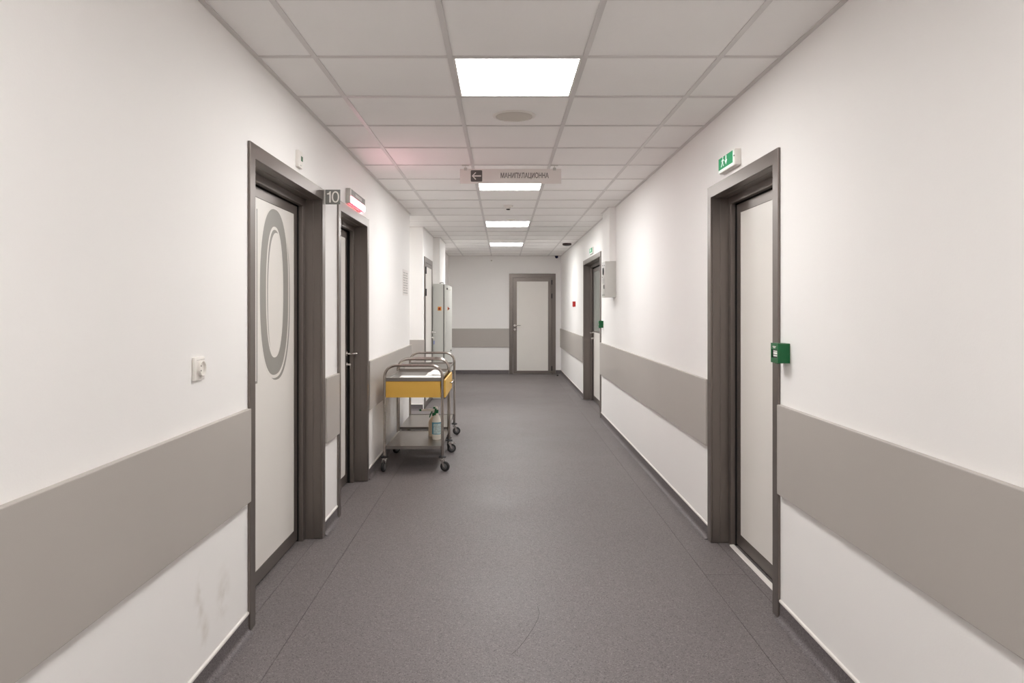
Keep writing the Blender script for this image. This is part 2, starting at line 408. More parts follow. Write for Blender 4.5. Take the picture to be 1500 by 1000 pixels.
def tee(name, x0, x1, y0, y1, z=ZC):
    k = (name, round(x1-x0, 3), round(y1-y0, 3))
    if k not in _tee:
        bm = N(); bx(bm, -k[1]/2, k[1]/2, -k[2]/2, k[2]/2, 0, 0.0032)
        if k[1] > k[2]: bx(bm, -k[1]/2, k[1]/2, -0.002, 0.002, 0.0032, 0.032)
        else: bx(bm, -0.002, 0.002, -k[2]/2, k[2]/2, 0.0032, 0.036)
        me = bpy.data.meshes.new(name); bmesh.ops.recalc_face_normals(bm, faces=bm.faces[:]); bm.to_mesh(me); bm.free(); me.materials.append(M['grid']); _tee[k] = me
    o = bpy.data.objects.new(name, _tee[k]); COL.objects.link(o); o.parent = ceiling
    o.location = Vector(((x0+x1)/2, (y0+y1)/2, z)) - Vector(ceiling.location)
for x in GRID: tee('main_tee', x-0.012, x+0.012, YN, YE)
def left_x(y): return XL if y < NICHE0-0.02 else (XN if y < 11.24 else (-0.985 if y < 12.3 else -1.15))
cols = [(None, GRID[0])] + [(GRID[i], GRID[i+1]) for i in range(3)] + [(GRID[3], XR)]
for n in rows:
    y0, y1 = ry(n), ry(n+1)
    if y1 < YN: continue
    y0 = max(y0, YN); y1 = min(y1, YE)
    if y1-y0 < 0.05: continue
    for i, (a, b) in enumerate(cols):
        if i == 2 and n in LIGHTS: continue
        a_ = a
        if a_ is None:
            ym = (y0+y1)/2
            a_ = GRID[0]-0.6 if (y1 > NICHE0 and y0 < NICHE1) else -1.15
        tile(a_, b, y0, y1)
    if ry(n) > YN:
        y = ry(n)
        for i, (a, b) in enumerate(cols):
            a_ = left_x(y) if a is None else a+0.012
            if a is None and NICHE0 < y < NICHE1: a_ = GRID[0]-0.6+0.012
            tee('cross_tee', a_, b-(0.012 if i < 4 else 0), y-0.012, y+0.012)
# niche ceiling
for x in (GRID[0]-0.6, GRID[0]-1.2, GRID[0]-1.8): tee('main_tee', x-0.012, x+0.012, NICHE0, NICHE1)
nb = [8.35, ry(9), ry(10), ry(11), NICHE1]
for i in range(len(nb)-1):
    if nb[i+1]-nb[i] < 0.03: continue
    xs = [NICHEX, GRID[0]-1.8, GRID[0]-1.2, GRID[0]-0.6]
    for j in range(3):
        if xs[j+1]-xs[j] > 0.05: tile(xs[j], xs[j+1], nb[i], nb[i+1])
for y in (ry(9), ry(10), ry(11)):
    for j in range(1, 3): tee('cross_tee', GRID[0]-1.8+0.6*(j-1)+0.012, GRID[0]-1.8+0.6*j-0.012, y-0.012, y+0.012)
# edge angles
def edge(x0, x1, y0, y1):
    bm = N(); bx(bm, x0, x1, y0, y1, ZC-0.0005, ZC+0.003); obj('edge_angle', bm, 'grid', ceiling)
EW = 0.022
edge(XL, XL+EW, YN, NICHE0); edge(XN, XN+EW, NICHE1, 11.25); edge(-0.985, -0.985+EW, 11.25-EW, 12.32+EW); edge(XN+EW, -0.985, 11.25-EW, 11.25)
edge(-1.15, -0.985, 12.32, 12.32+EW); edge(-1.15, -1.15+EW, 12.32+EW, YE)
edge(XR-EW, XR, YN, 7.89-EW); edge(1.178-EW, XR, 7.89-EW, 7.89); edge(1.178-EW, 1.178, 7.89, 8.42); edge(1.178-EW, XR, 8.42, 8.42+EW); edge(XR-EW, XR, 8.42+EW, YE)
edge(-1.15+EW, XR-EW, YE-EW, YE); edge(NICHEX, XN+EW, NICHE1-EW, NICHE1)

# ------------------------------------------------------------------ ceiling panel lights
LBL = {-10: 'square ceiling panel light far behind the viewer', -5: 'square ceiling panel light just behind the viewer',
       0: 'large lit square ceiling panel light next to the round speaker', 5: 'lit square ceiling panel light behind the hanging sign',
       10: 'lit square ceiling panel light beside the flat round detector', 15: 'lit square ceiling panel light closest to the end wall'}
LBL[99] = 'added unseen square ceiling panel light inside the side passage'
for n in LIGHTS + [99]:
    y0, y1 = ry(n)+0.0125, ry(n+1)-0.0125; x0, x1 = GRID[1]+0.0125, GRID[2]-0.0125
    if n == 99: x0, x1, y0, y1 = GRID[0]-1.8+0.0125, GRID[0]-1.2-0.0125, ry(10)+0.0125-0.45, ry(11)-0.0125-0.45  # extra panel out of sight, added to brighten the passage wall
    r = empty('ceiling_light', ((x0+x1)/2, (y0+y1)/2, ZC-0.021 if n == 99 else ZC), LBL[n], 'ceiling light', 'square panel lights in the ceiling')
    bm = N(); fw = 0.010
    bx(bm, x0, x0+fw, y0, y1, ZC+0.0005, ZC+0.012); bx(bm, x1-fw, x1, y0, y1, ZC+0.0005, ZC+0.012)
    bx(bm, x0+fw, x1-fw, y0, y0+fw, ZC+0.0005, ZC+0.012); bx(bm, x0+fw, x1-fw, y1-fw, y1, ZC+0.0005, ZC+0.012)
    bx(bm, x0, x1, y0, y1, ZC+0.012, ZC+0.02)
    obj('frame', bm, 'plastic', r)
    bm = N(); bx(bm, x0+fw, x1-fw, y0+fw, y1-fw, ZC+0.003, ZC+0.011)
    obj('diffuser', bm, 'lamp_near' if n <= 0 else 'lamp_niche_added' if n == 99 else ('lamp_far' if n == 5 else 'lamp_end'), r)

# ------------------------------------------------------------------ doors
def uv_left(u, v, z): return (XL+v, u, z)
def uv_right(u, v, z): return (XR-v, u, z)
def ubox(bm, T, u0, u1, v0, v1, z0, z1, r=0):
    p, q = T(u0, v0, z0), T(u1, v1, z1)
    a = (p[0], q[0], p[1], q[1], p[2], q[2])
    a = (min(a[0], a[1]), max(a[0], a[1]), min(a[2], a[3]), max(a[2], a[3]), a[4], a[5])
    if r: rbox(bm, *a, r=r)
    else: bx(bm, *a)
def lever(T, u, z, v, sgn, leaf, key=False, tagcol=False, out=0.052):
    # lever handle: rose, spindle, lever; below it a lock cylinder
    bm = N()
    ax = 'y' if abs(T(0, 1, 0)[1]-T(0, 0, 0)[1]) > 0.5 else 'x'
    d = 1 if (T(0, 1, 0)[0]-T(0, 0, 0)[0])+(T(0, 1, 0)[1]-T(0, 0, 0)[1]) > 0 else -1
    lathe(bm, [(0.025, 0), (0.026, d*0.003), (0.024, d*0.008)], T(u, v, z), ax, 20)
    lathe(bm, [(0.025, 0), (0.026, d*0.003), (0.024, d*0.008)], T(u, v, z-0.085), ax, 20)
    pts = [T(u, v+0.005, z), T(u, v+out-0.014, z), T(u+sgn*0.008, v+out-0.004, z), T(u+sgn*0.024, v+out, z), T(u+sgn*0.09, v+out, z), T(u+sgn*0.115, v+out-0.004, z), T(u+sgn*0.122, v+out-0.012, z)]
    tube(bm, pts, 0.0085, 10)
    o = obj('handle', bm, 'chrome', leaf, smooth=True)
    if key:
        bm = N(); p = T(u, v+0.008, z-0.085)
        ubox(bm, T, u-0.004, u+0.004, v+0.006, v+0.035, z-0.092, z-0.078)
        ubox(bm, T, u-0.011, u+0.011, v+0.03, v+0.033, z-0.118, z-0.088)
        obj('key', bm, 'chrome', leaf)
    if tagcol:
        bm = N(); ubox(bm, T, u-0.014, u+0.014, v+0.03, v+0.038, z-0.185, z-0.125, r=0.003)
        obj('key_tag', bm, 'blue', leaf)
    return o
def hinge(T, u, z, v, leaf):
    bm = N(); p = Vector(T(u, v+0.008, z)); lathe(bm, [(0.009, -0.05), (0.009, 0.05)], p, 'z', 12)
    ubox(bm, T, u-0.012, u+0.012, v, v+0.005, z-0.05, z+0.05)
    obj('hinge', bm, 'black', leaf, smooth=True)
def deep_door(name, T, u0, u1, label, dv=0.0, threshold=False, leaves=None, gap=0.006):
    r = empty(name, T((u0+u1)/2, 0, 0), label, 'door', kind='structure')
    cw, cp = 0.066, 0.012; z1 = ZCAS
    bm = N()
    P = [(u0, 0.003), (u0, z1), (u1, z1), (u1, 0.003), (u1-cw, 0.003), (u1-cw, z1-cw), (u0+cw, z1-cw), (u0+cw, 0.003)]
    prism(bm, P, lambda a, b, d: T(a, d, b), 0.0005, cp)
    obj('casing', bm, 'alu', r, bevel=0.0018)
    i0, i1, zi = u0+cw-0.01, u1-cw+0.01, z1-cw+0.01
    bm = N(); th = 0.010
    P = [(i0, 0.003), (i0, zi), (i1, zi), (i1, 0.003), (i1-th, 0.003), (i1-th, zi-th), (i0+th, zi-th), (i0+th, 0.003)]
    prism(bm, P, lambda a, b, d: T(a, d, b), -0.045, 0.0)
    th = 0.012
    P = [(i0, 0.003), (i0, zi), (i1, zi), (i1, 0.003), (i1-th, 0.003), (i1-th, zi-th), (i0+th, zi-th), (i0+th, 0.003)]
    prism(bm, P, lambda a, b, d: T(a, d, b), -0.105, -0.0451)
    obj('lining', bm, 'alu', r, bevel=0.0008)
    # inner frame, standing 45 mm into the opening
    bm = N(); fw = 0.054
    P = [(i0, 0), (i0, zi), (i1, zi), (i1, 0), (i1-fw, 0), (i1-fw, zi-fw), (i0+fw, zi-fw), (i0+fw, 0)]
    prism(bm, P, lambda a, b, d: T(a, d, b), -0.122, -0.094)
    obj('frame', bm, 'alu', r, bevel=0.0025)
    # black filler in the rebate behind it, standing in for the gap's shade
    bm = N(); fw = 0.052
    P = [(i0, 0), (i0, zi), (i1, zi), (i1, 0), (i1-fw, 0), (i1-fw, zi-fw), (i0+fw, zi-fw), (i0+fw, 0)]
    prism(bm, P, lambda a, b, d: T(a, d, b), -0.20, -0.1225)
    obj('gap_shade', bm, 'gap', r)
    L = []
    ul0, ul1, zl = i0+fw, i1-fw, zi-fw
    for (a, b) in (leaves or [(ul0, ul1)]):
        L.append(leaf_part(r, T, max(a, ul0)+gap, min(b, ul1)-gap, 0.012, zl-0.008, -0.128-dv))
    if threshold:
        bm = N(); P = [(-0.086, 0), (-0.089, 0.006), (-0.112, 0.008), (-0.118, 0.0)]
        prism(bm, P, lambda a, b, d: T(d, a, b), i0+0.054, i1-0.054)
        obj('threshold_strip', bm, 'bead', r)
    return r, L
def leaf_part(r, T, a, b, z0, z1, v, st=0.062, top=0.052, bot=0.072, glass_to=None):
    bm = N()
    O = [(a, z0), (a, z1), (b, z1), (b, z0)]; I = [(a+st, z0+bot), (a+st, z1-top), (b-st, z1-top), (b-st, z0+bot)]
    ring_prism(bm, O, I, lambda p, q, d: T(p, d, q), v-0.045, v)
    lf = obj('leaf', bm, 'alu', r, bevel=0.0015)
    zs = [(z0+bot, z1-top, 'panel', 'panel')]
    if glass_to: zs = [(z0+bot, glass_to-0.01, 'panel', 'panel'), (glass_to+0.01, z1-top, 'pane', 'frost')]
    for (p, q, nm, mm) in zs:
        bm = N(); ubox(bm, T, a+st, b-st, v-0.04, v-0.003, p, q); obj(nm, bm, mm, lf)
    if glass_to:
        bm = N(); ubox(bm, T, a+st, b-st, v-0.042, v-0.001, glass_to-0.01, glass_to+0.01); obj('glazing_bar', bm, 'alu', lf)
    lf['v'] = v; lf['a'] = a; lf['b'] = b
    return lf

# door numbered 10 with its giant printed numerals
r, L = deep_door('door_1', uv_left, *D10, 'wide white door printed with giant grey numerals, in a grey metal frame')
lf = L[0]; V0 = lf['v']-0.003
lever(uv_left, lf['a']+0.03, 1.02, lf['v'], 0.25, lf)
def oval(cu, cz, wu, wz, n=72, p=2.35):
    out = []
    for k in range(n):
        t = 2*PI*k/n; c, s = math.cos(t), math.sin(t)
        out.append((cu+wu*math.copysign(abs(c)**(2/p), c), cz+wz*math.copysign(abs(s)**(2/p), s)))
    return out
CU, CZ, WU, WZ, ST = 3.872, 1.484, 0.240, 0.446, 0.093
def numeral(e, du, dz, d0, d1, m):
    bm = N(); fn = lambda a, b, d: uv_left(a+du, V0+d, b+dz); q = 0.025
    ring_prism(bm, oval(CU, CZ, WU+e, WZ+e), oval(CU, CZ, WU-ST-e, WZ-ST-e*0.9), fn, d0, d1)
    o = [(3.537+e, 1.050-e), (3.537+e, 1.925+e), (3.462-e, 1.925+e), (3.445, 1.87), (3.40, 1.82), (3.34, 1.795), (3.34, 1.72-e), (3.44-e, 1.72-e), (3.44-e, 1.050-e)]
    prism(bm, [(a+q, b) for a, b in o], fn, d0, d1)
    obj('printed_number', bm, m, lf)
numeral(0.0, 0.034, -0.030, 0.0, 0.0005, 'vinyl')
numeral(0.014, 0.004, -0.004, 0.0005, 0.0009, 'panel')
numeral(0.0, 0.0, 0.0, 0.0009, 0.0013, 'vinyl')

r, L = deep_door('door_2', uv_left, *D2, 'plain white door under the lit red lamp, key in its lock', dv=0.012, gap=0.010)
lf = L[0]; lever(uv_left, lf['b']-0.022, 1.035, lf['v'], 0.6, lf, key=True, out=0.078)

r, L = deep_door('door_3', uv_right, *DR1, 'plain white door beside the large green call point', threshold=True)
lf = L[0]; lever(uv_right, lf['a']+0.035, 1.02, lf['v'], 0.6, lf)

r, L = deep_door('door_4', uv_right, *DR2, 'wide door with frosted glass upper half under the small exit sign', leaves=[(9.05, 9.95), (9.955, 11.2)])
# rebuild both leaves with a glazed upper half
for lf in L:
    a, b, v = lf['a'], lf['b'], lf['v']
    for ch in [x for x in bpy.data.objects if x.parent is lf]: bpy.data.objects.remove(ch)
    bpy.data.objects.remove(lf)
    n_ = leaf_part(r, uv_right, a, b, 0.012, ZCAS-0.066-0.042-0.018, v, glass_to=1.05)
    if a > 9.9: lever(uv_right, b-0.035, 1.03, v, -1, n_, key=True, out=0.062)

# pale flush door at the far side of the side passage
def uv_n(u, v, z): return (XN+v, u, z)
r = empty('door_5', (XN, 10.5, 0), 'narrow looking pale door with a blue key tag, beside the grey cabinet', 'door', kind='structure')
u0, u1 = DN; bm = N(); cw = 0.075
P = [(u0, 0), (u0, ZCAS), (u1, ZCAS), (u1, 0), (u1-cw, 0), (u1-cw, ZCAS-cw), (u0+cw, ZCAS-cw), (u0+cw, 0)]
prism(bm, P, lambda a, b, d: uv_n(a, d, b), -0.06, 0.012); obj('casing', bm, 'alu', r, bevel=0.002)
lf = leaf_part(r, uv_n, u0+cw+0.004, u1-cw-0.004, 0.01, ZCAS-cw-0.004, 0.012)
lever(uv_n, u1-cw-0.035, 1.03, 0.012, 0.35, lf, key=True, tagcol=True)
for z in (1.93, 1.62, 0.25): hinge(uv_n, u0+cw, z, 0.012, lf)

# door in the end wall, leaf flush with its frame
def uv_e(u, v, z): return (u, YE-v, z)
r = empty('door_6', (0.64, YE, 0), 'white door with dark grey frame in the end wall', 'door', kind='structure')
u0, u1 = 0.142, 1.136; cw = 0.080; bm = N(); zt = 2.137
P = [(u0, 0), (u0, zt), (u1, zt), (u1, 0), (u1-cw, 0), (u1-cw, zt-cw), (u0+cw, zt-cw), (u0+cw, 0)]
prism(bm, P, lambda a, b, d: uv_e(a, d, b), 0.0, 0.022); obj('casing', bm, 'alu', r, bevel=0.002)
lf = leaf_part(r, uv_e, u0+cw+0.003, u1-cw-0.003, 0.01, zt-cw-0.003, 0.046, st=0.082, top=0.084, bot=0.06)
lever(uv_e, u0+cw+0.04, 1.035, 0.046, 1, lf, key=True)
for z in (1.95, 1.66, 0.12): hinge(uv_e, u1-cw-0.004, z, 0.046, lf)

# ------------------------------------------------------------------ hanging sign
YS = 5.57
r = empty('hanging_sign', (0.065, YS, 2.366), 'pale hanging sign with an arrow and dark lettering below the ceiling', 'sign')
bm = N(); bx(bm, -0.330, 0.458, YS, YS+0.006, 2.366, 2.480); obj('board', bm, 'sign', r, bevel=0.001)
for x in (-0.287, 0.404):
    bm = N(); bx(bm, x-0.012, x+0.012, YS-0.004, YS+0.010, 2.468, 2.490); tube(bm, [(x, YS+0.003, 2.488), (x, YS+0.003, ZC)], 0.0022, 8)
    bx(bm, x-0.028, x+0.028, YS-0.008, YS+0.014, ZC-0.005, ZC)
    obj('hanger', bm, 'plastic_grey', r)
bm = N(); rr = []
cx, cz, hs, rad = -0.202, 2.4255, 0.0445, 0.008
for (sx, sz, a0) in ((1, -1, -90), (1, 1, 0), (-1, 1, 90), (-1, -1, 180)):
    for k in range(5):
        t = math.radians(a0+90*k/4); rr.append((cx+sx*(hs-rad)+rad*math.cos(t), cz+sz*(hs-rad)+rad*math.sin(t)))
prism(bm, rr, lambda a, b, d: (a, d, b), YS-0.0008, YS); obj('arrow_field', bm, 'ink', r)
bm = N(); w_ = 0.0062; fa = lambda a, b, d: (cx+a, d, cz+b)
prism(bm, [(-0.024, -w_*0.8), (0.036, -w_*0.8), (0.036, w_*0.8), (-0.024, w_*0.8)], fa, YS-0.0016, YS-0.0008)
for s in (1, -1):
    prism(bm, [(-0.036, 0), (-0.0265, 0), (-0.002, s*0.0245), (-0.008, s*0.030)], fa, YS-0.00165, YS-0.0008)
obj('arrow', bm, 'sign', r)
text_mesh('lettering', 'МАНИПУЛАЦИОННА', 0.056, lambda a, b, d: (0.1715+a, YS-d, 2.4265+b), 'ink', r, sx=0.655, weight=0.0007)

# ------------------------------------------------------------------ projecting number plate
YP = 4.372
r = empty('number_plate', (-1.045, YP, 2.03), 'small grey projecting plate with white number on the door casing', 'sign')
bm = N(); bx(bm, -1.080, -0.990, YP-0.004, YP+0.004, 2.031, 2.120); obj('plate', bm, 'mid_grey', r)
bm = N(); bx(bm, XL+0.0125, -1.082, YP-0.010, YP+0.010, 2.031, 2.120); obj('bracket', bm, 'plastic_grey', r)
bm = N(); fp = lambda a, b, d: (-1.034+a, YP-0.004-d, 2.0755+b)
prism(bm, [(-0.022, -0.034), (-0.013, -0.034), (-0.013, 0.034), (-0.020, 0.034), (-0.0235, 0.026), (-0.030, 0.0225), (-0.036, 0.0215), (-0.036, 0.015), (-0.022, 0.015)], fp, 0, 0.0008)
obj('numeral_one', bm, 'plastic', r)
bm = N(); ring_prism(bm, oval(0.0155, 0, 0.0225, 0.0345, 40, 2.2), oval(0.0155, 0, 0.0140, 0.0265, 40, 2.2), fp, 0, 0.0008)
obj('numeral_zero', bm, 'plastic', r)

# ------------------------------------------------------------------ red lit lamp above door 2
r = empty('warning_lamp', (XL+0.015, 5.28, 2.135), 'lit red warning lamp with grey text strip above a door', 'lamp')
y0, y1, xf = 5.02, 5.55, XL+0.034
bm = N(); rbox(bm, XL, xf, y0, y1, 2.190, 2.240, r=0.003); obj('housing', bm, 'plastic_grey', r, smooth=True)
bm = N(); bx(bm, xf, xf+0.0015, y0+0.035, y1-0.004, 2.1925, 2.236); tp = obj('text_strip', bm, 'mid_grey', r)
bm = N(); bx(bm, xf+0.0015, xf+0.0022, y0+0.16, y1-0.13, 2.203, 2.224); obj('faded_lettering', bm, 'print', tp)
bm = N(); rbox(bm, XL, xf-0.002, y0, y0+0.03, 2.136, 2.1895, r=0.003); rbox(bm, XL, XL+0.008, y0+0.03, y1, 2.136, 2.1895, r=0.002); obj('back_plate', bm, 'plastic_grey', r)
bm = N(); rbox(bm, XL+0.008, xf+0.002, y0+0.03, y1, 2.142, 2.186, r=0.005, seg=3); obj('lens', bm, 'red_lit', r, smooth=True)
bm = N(); bx(bm, XL+0.01, xf+0.001, y0+0.02, y1-0.01, 2.186, 2.190); bx(bm, XL+0.01, xf, y0+0.02, y1-0.03, 2.137, 2.142); obj('rim', bm, 'red_glow', r)

# ------------------------------------------------------------------ exit signs
def exit_sign(y0, y1, x, z0, label, small=False):
    r = empty('exit_sign', (x, (y0+y1)/2, z0), label, 'exit sign', 'lit green exit signs')
    h = 0.088; d = 0.020 if small else 0.034
    bm = N(); rbox(bm, x-d, x, y0, y1, z0, z0+h, r=0.006); obj('housing', bm, 'plastic', r, smooth=True)
    xf = x-d
    bm = N(); bx(bm, xf-0.0015, xf, y0+0.02, y1-0.006, z0+0.005, z0+h-0.005); fp = obj('light_panel', bm, 'exit_pale', r)
    L_ = y1-y0-0.03; fn = lambda a, b, dd: (xf-0.0015-dd, y1-0.008-a, z0+b)
    zz0, zz1 = 0.018, h-0.006
    def seg(a0, a1, b0=zz0, b1=zz1):
        bm = N(); prism(bm, [(a0, b0), (a1, b0), (a1, b1), (a0, b1)], fn, 0, 0.0006); obj('green_field', bm, 'exit_lit', fp)
    seg(-0.002, L_*1.06) if small else seg(0.0, L_*0.96)
    # running figure, arrow and doorway in white on the green field
    def white(name, polys):
        bm = N()
        for p in polys: prism(bm, p, fn, 0.0006, 0.0012)
        obj(name, bm, 'exit_pale', fp)
    o = L_*0.20; k = L_/0.26
    man = [[(o+0.022*k, 0.071), (o+0.034*k, 0.071), (o+0.034*k, 0.081), (o+0.022*k, 0.081)],
           [(o+0.012*k, 0.050), (o+0.030*k, 0.048), (o+0.036*k, 0.068), (o+0.020*k, 0.070)],
           [(o+0.036*k, 0.060), (o+0.050*k, 0.056), (o+0.050*k, 0.061), (o+0.036*k, 0.067)],
           [(o+0.002*k, 0.058), (o+0.018*k, 0.064), (o+0.018*k, 0.069), (o+0.000*k, 0.062)],
           [(o+0.012*k, 0.050), (o+0.020*k, 0.050), (o+0.006*k, 0.030), (o-0.006*k, 0.030)],
           [(o+0.022*k, 0.049), (o+0.030*k, 0.048), (o+0.044*k, 0.030), (o+0.034*k, 0.030)]]
    white('running_figure', man)
    c = L_*0.52; white('arrow', [[(c-0.008*k, 0.052), (c+0.008*k, 0.052), (c+0.008*k, 0.080), (c-0.008*k, 0.080)], [(c-0.022*k, 0.055), (c, 0.030), (c+0.022*k, 0.055)]])
    bm = N(); lathe(bm, [(0.004, 0), (0.004, -0.003)], (xf, y0+0.012, z0+0.05), 'x', 10); obj('screw_cap', bm, 'black', r)
    return r
exit_sign(3.745, 4.03, XR, 2.148, 'lit green exit sign over the plain white door')
exit_sign(9.80, 10.12, XR, 2.150, 'small looking lit green exit sign over the wide glazed door', small=True)

# ------------------------------------------------------------------ door sensor and socket on the left wall
r = empty('door_sensor', (XL, 3.85, 2.15), 'small white box sensor with green mark above door 10', 'sensor')
bm = N(); rbox(bm, XL, XL+0.018, 3.805, 3.885, 2.150, 2.240, r=0.003); obj('body', bm, 'plastic', r, smooth=True)
bm = N(); bx(bm, XL+0.018, XL+0.0192, 3.848, 3.880, 2.188, 2.214); obj('green_mark', bm, 'green', r)
bm = N(); bx(bm, XL+0.018, XL+0.0188, 3.832, 3.856, 2.160, 2.164); obj('small_mark', bm, 'print', r)
r = empty('wall_socket', (XL, 2.58, 1.137), 'white single wall socket near the door numbered 10', 'socket')
bm = N(); rbox(bm, XL, XL+0.010, 2.537, 2.623, 1.137, 1.222, r=0.004, seg=3); obj('plate', bm, 'plastic', r, smooth=True)
bm = N()
prof = [(0.0285, 0.0095), (0.0285, 0.0185), (0.0265, 0.020), (0.0245, 0.019), (0.0235, 0.0112), (0.001, 0.0112)]
lathe(bm, prof, (XL, 2.588, 1.1795), 'x', 32); obj('round_insert', bm, 'plastic', r, smooth=True)
bm = N()
for z in (1.171, 1.188): lathe(bm, [(0.0028, 0.0), (0.0028, 0.0118)], (XL, 2.588, z), 'x', 10)
obj('contact_hole', bm, 'black', r)
bm = N(); bx(bm, XL+0.010, XL+0.0112, 2.555, 2.621, 1.210, 1.2112); obj('seam_line', bm, 'print', r)

# ------------------------------------------------------------------ call points on the right wall
def call_point(name, y0, y1, z0, z1, d, m, label, cat, fine=True):
    r = empty(name, (XR, (y0+y1)/2, z0), label, cat)
    ym = (y0+y1)/2; h = z1-z0; wv = y1-y0; xf = XR-d
    bm = N(); rbox(bm, xf+0.006, XR, y0, y1, z0, z1, r=0.0025)
    obj('back_box', bm, m, r)
    # front face: frame round a recessed window
    bm = N(); O = [(y0, z0), (y0, z1), (y1, z1), (y1, z0)]
    I = [(y0+0.1*wv, z0+0.24*h), (y0+0.1*wv, z0+0.68*h), (y1-0.1*wv, z0+0.68*h), (y1-0.1*wv, z0+0.24*h)]
    ring_prism(bm, O, I, lambda a, b, dd: (dd, a, b), xf, xf+0.0062); obj('front_frame', bm, m, r)
    bm = N(); bx(bm, xf+0.0045, xf+0.0062, I[0][0], I[2][0], I[0][1], I[1][1]); wn = obj('window', bm, 'black', r)
    bm = N()
    for (a, b) in ((0.33, 0.40), (0.44, 0.54), (0.57, 0.62)): bx(bm, xf+0.0030, xf+0.0045, y0+0.14*wv, y1-0.28*wv, z0+a*h, z0+b*h)
    obj('break_plate', bm, 'paper', wn)
    if fine:
        bm = N()
        for (a, b, c) in ((0.81, 0.85, 0.16), (0.75, 0.79, 0.08)): bx(bm, xf-0.0005, xf, y0+(0.42-c)*wv, y0+(0.56+c)*wv, z0+a*h, z0+b*h)
        obj('white_marking', bm, 'plastic', r)
        bm = N(); bx(bm, xf-0.0012, xf, y0+0.06*wv, y1-0.06*wv, z0+0.20*h, z0+0.235*h); obj('sill', bm, 'green', r)
    bm = N(); bx(bm, xf+0.008, xf+0.022, ym-0.012, ym+0.012, z0-0.004, z0); obj('test_slot', bm, 'black', r)
    return r
call_point('call_point', 3.110, 3.192, 1.157, 1.243, 0.054, 'green', 'large green box call point beside the plain white door', 'call point')
call_point('call_point', 8.870, 8.955, 1.155, 1.242, 0.056, 'green', 'small looking green call point below the grey wall unit', 'call point', fine=False)
call_point('fire_alarm_button', 12.24, 12.33, 1.425, 1.515, 0.045, 'red', 'red call point on the wall past the glazed door', 'call point', fine=False)

# ------------------------------------------------------------------ grey wall unit under the pipe boxing
r = empty('control_unit', (XR, 8.0, 1.517), 'pale grey wall unit with dark controls below the pipe boxing', 'control box')
xf = 1.128
bm = N(); rbox(bm, xf, XR, 7.875, 8.125, 1.517, 1.915, r=0.004); obj('case', bm, 'plastic_grey', r, smooth=True)
bm = N(); lathe(bm, [(0.042, 0), (0.042, -0.006), (0.030, -0.010)], (xf, 8.0, 1.808), 'x', 24); obj('dial', bm, 'black', r, smooth=True)
bm = N(); rbox(bm, xf-0.006, xf, 7.925, 7.955, 1.612, 1.655, r=0.002); obj('switch', bm, 'black', r)
bm = N(); rbox(bm, xf-0.004, xf, 7.93, 8.08, 1.672, 1.728, r=0.0015); obj('display_panel', bm, 'print', r)
for (y, z) in ((7.93, 1.872), (8.06, 1.875), (8.08, 1.745), (7.94, 1.545), (8.05, 1.545)):
    bm = N(); rbox(bm, xf-0.003, xf, y-0.012, y+0.012, z-0.006, z+0.006, r=0.001); obj('button', bm, 'cab_dark', r)

# ------------------------------------------------------------------ notice on the left wall
r = empty('wall_notice', (XL, 8.11, 1.542), 'grey printed notice sheet on the white wall above the trolleys', 'notice')
bm = N(); bx(bm, XL, XL+0.003, 7.90, 8.32, 1.542, 1.830); obj('sheet', bm, 'sign', r)
bm = N()
for i in range(9):
    z = 1.80-i*0.028; 
    for (a, b) in ((7.925, 7.985), (8.0, 8.09+0.02*(i % 3)), (8.14, 8.29-0.03*(i % 2))): bx(bm, XL+0.003, XL+0.0034, a, b, z-0.011, z)
obj('printed_text', bm, 'print', r)

# ------------------------------------------------------------------ grey switch cabinet past the pale door
r = empty('switch_cabinet', (-0.99, 11.8, 0), 'tall grey metal cabinet with two red rotary switches', 'cabinet')
xc = -0.895
bm = N(); bx(bm, -1.075, xc-0.020, 11.075, 11.245, 0.0, 1.776); bx(bm, -0.984, xc-0.020, 11.245, 12.52, 0.0, 1.776); obj('body', bm, 'cabinet', r, bevel=0.002)
bm = N(); bx(bm, xc-0.020, xc-0.006, 11.080, 12.51, 0.02, 1.77); obj('door_gap', bm, 'cab_dark', r)
bm = N(); rbox(bm, xc-0.006, xc+0.012, 11.078, 12.52, 0.015, 1.773, r=0.003); dr = obj('door', bm, 'cabinet', r)
def rotary(pos, axis, parent):
    bm = N(); x, y, z = pos
    if axis == 'y': rbox(bm, x-0.028, x+0.028, y-0.006, y, z-0.030, z+0.030, r=0.002)
    else: rbox(bm, x, x+0.006, y-0.030, y+0.030, z-0.030, z+0.030, r=0.002)
    p = obj('switch_plate', bm, 'orange', parent)
    bm = N()
    if axis == 'y': lathe(bm, [(0.017, -0.006), (0.017, -0.018), (0.014, -0.02)], pos, 'y', 20); bx(bm, x-0.006, x+0.006, y-0.034, y-0.018, z-0.021, z+0.021)
    else: lathe(bm, [(0.020, 0.006), (0.020, 0.018), (0.017, 0.02)], pos, 'x', 20); bx(bm, x+0.018, x+0.034, y-0.021, y+0.021, z-0.006, z+0.006)
    if parent is r: obj('switch_knob', bm, 'knob', p, smooth=True)
    else: obj('switch_knob', bm, 'knob', parent, smooth=True)
rotary((-0.972, 11.075, 1.392), 'y', r)
rotary((xc+0.012, 11.55, 1.392), 'x', dr)
for (y, c) in ((11.35, 'cab_dark'), (11.75, 'plastic'), (12.05, 'plastic')):
    bm = N(); rbox(bm, xc+0.012, xc+0.026, y-0.018, y+0.018, 1.690, 1.720, r=0.002); obj('latch', bm, c, dr)
for (y, z) in ((12.2, 0.68), (11.9, 0.46)):
    bm = N(); lathe(bm, [(0.014, 0.012), (0.014, 0.022)], (xc, y, z), 'x', 14); obj('lock', bm, 'cab_dark', dr)
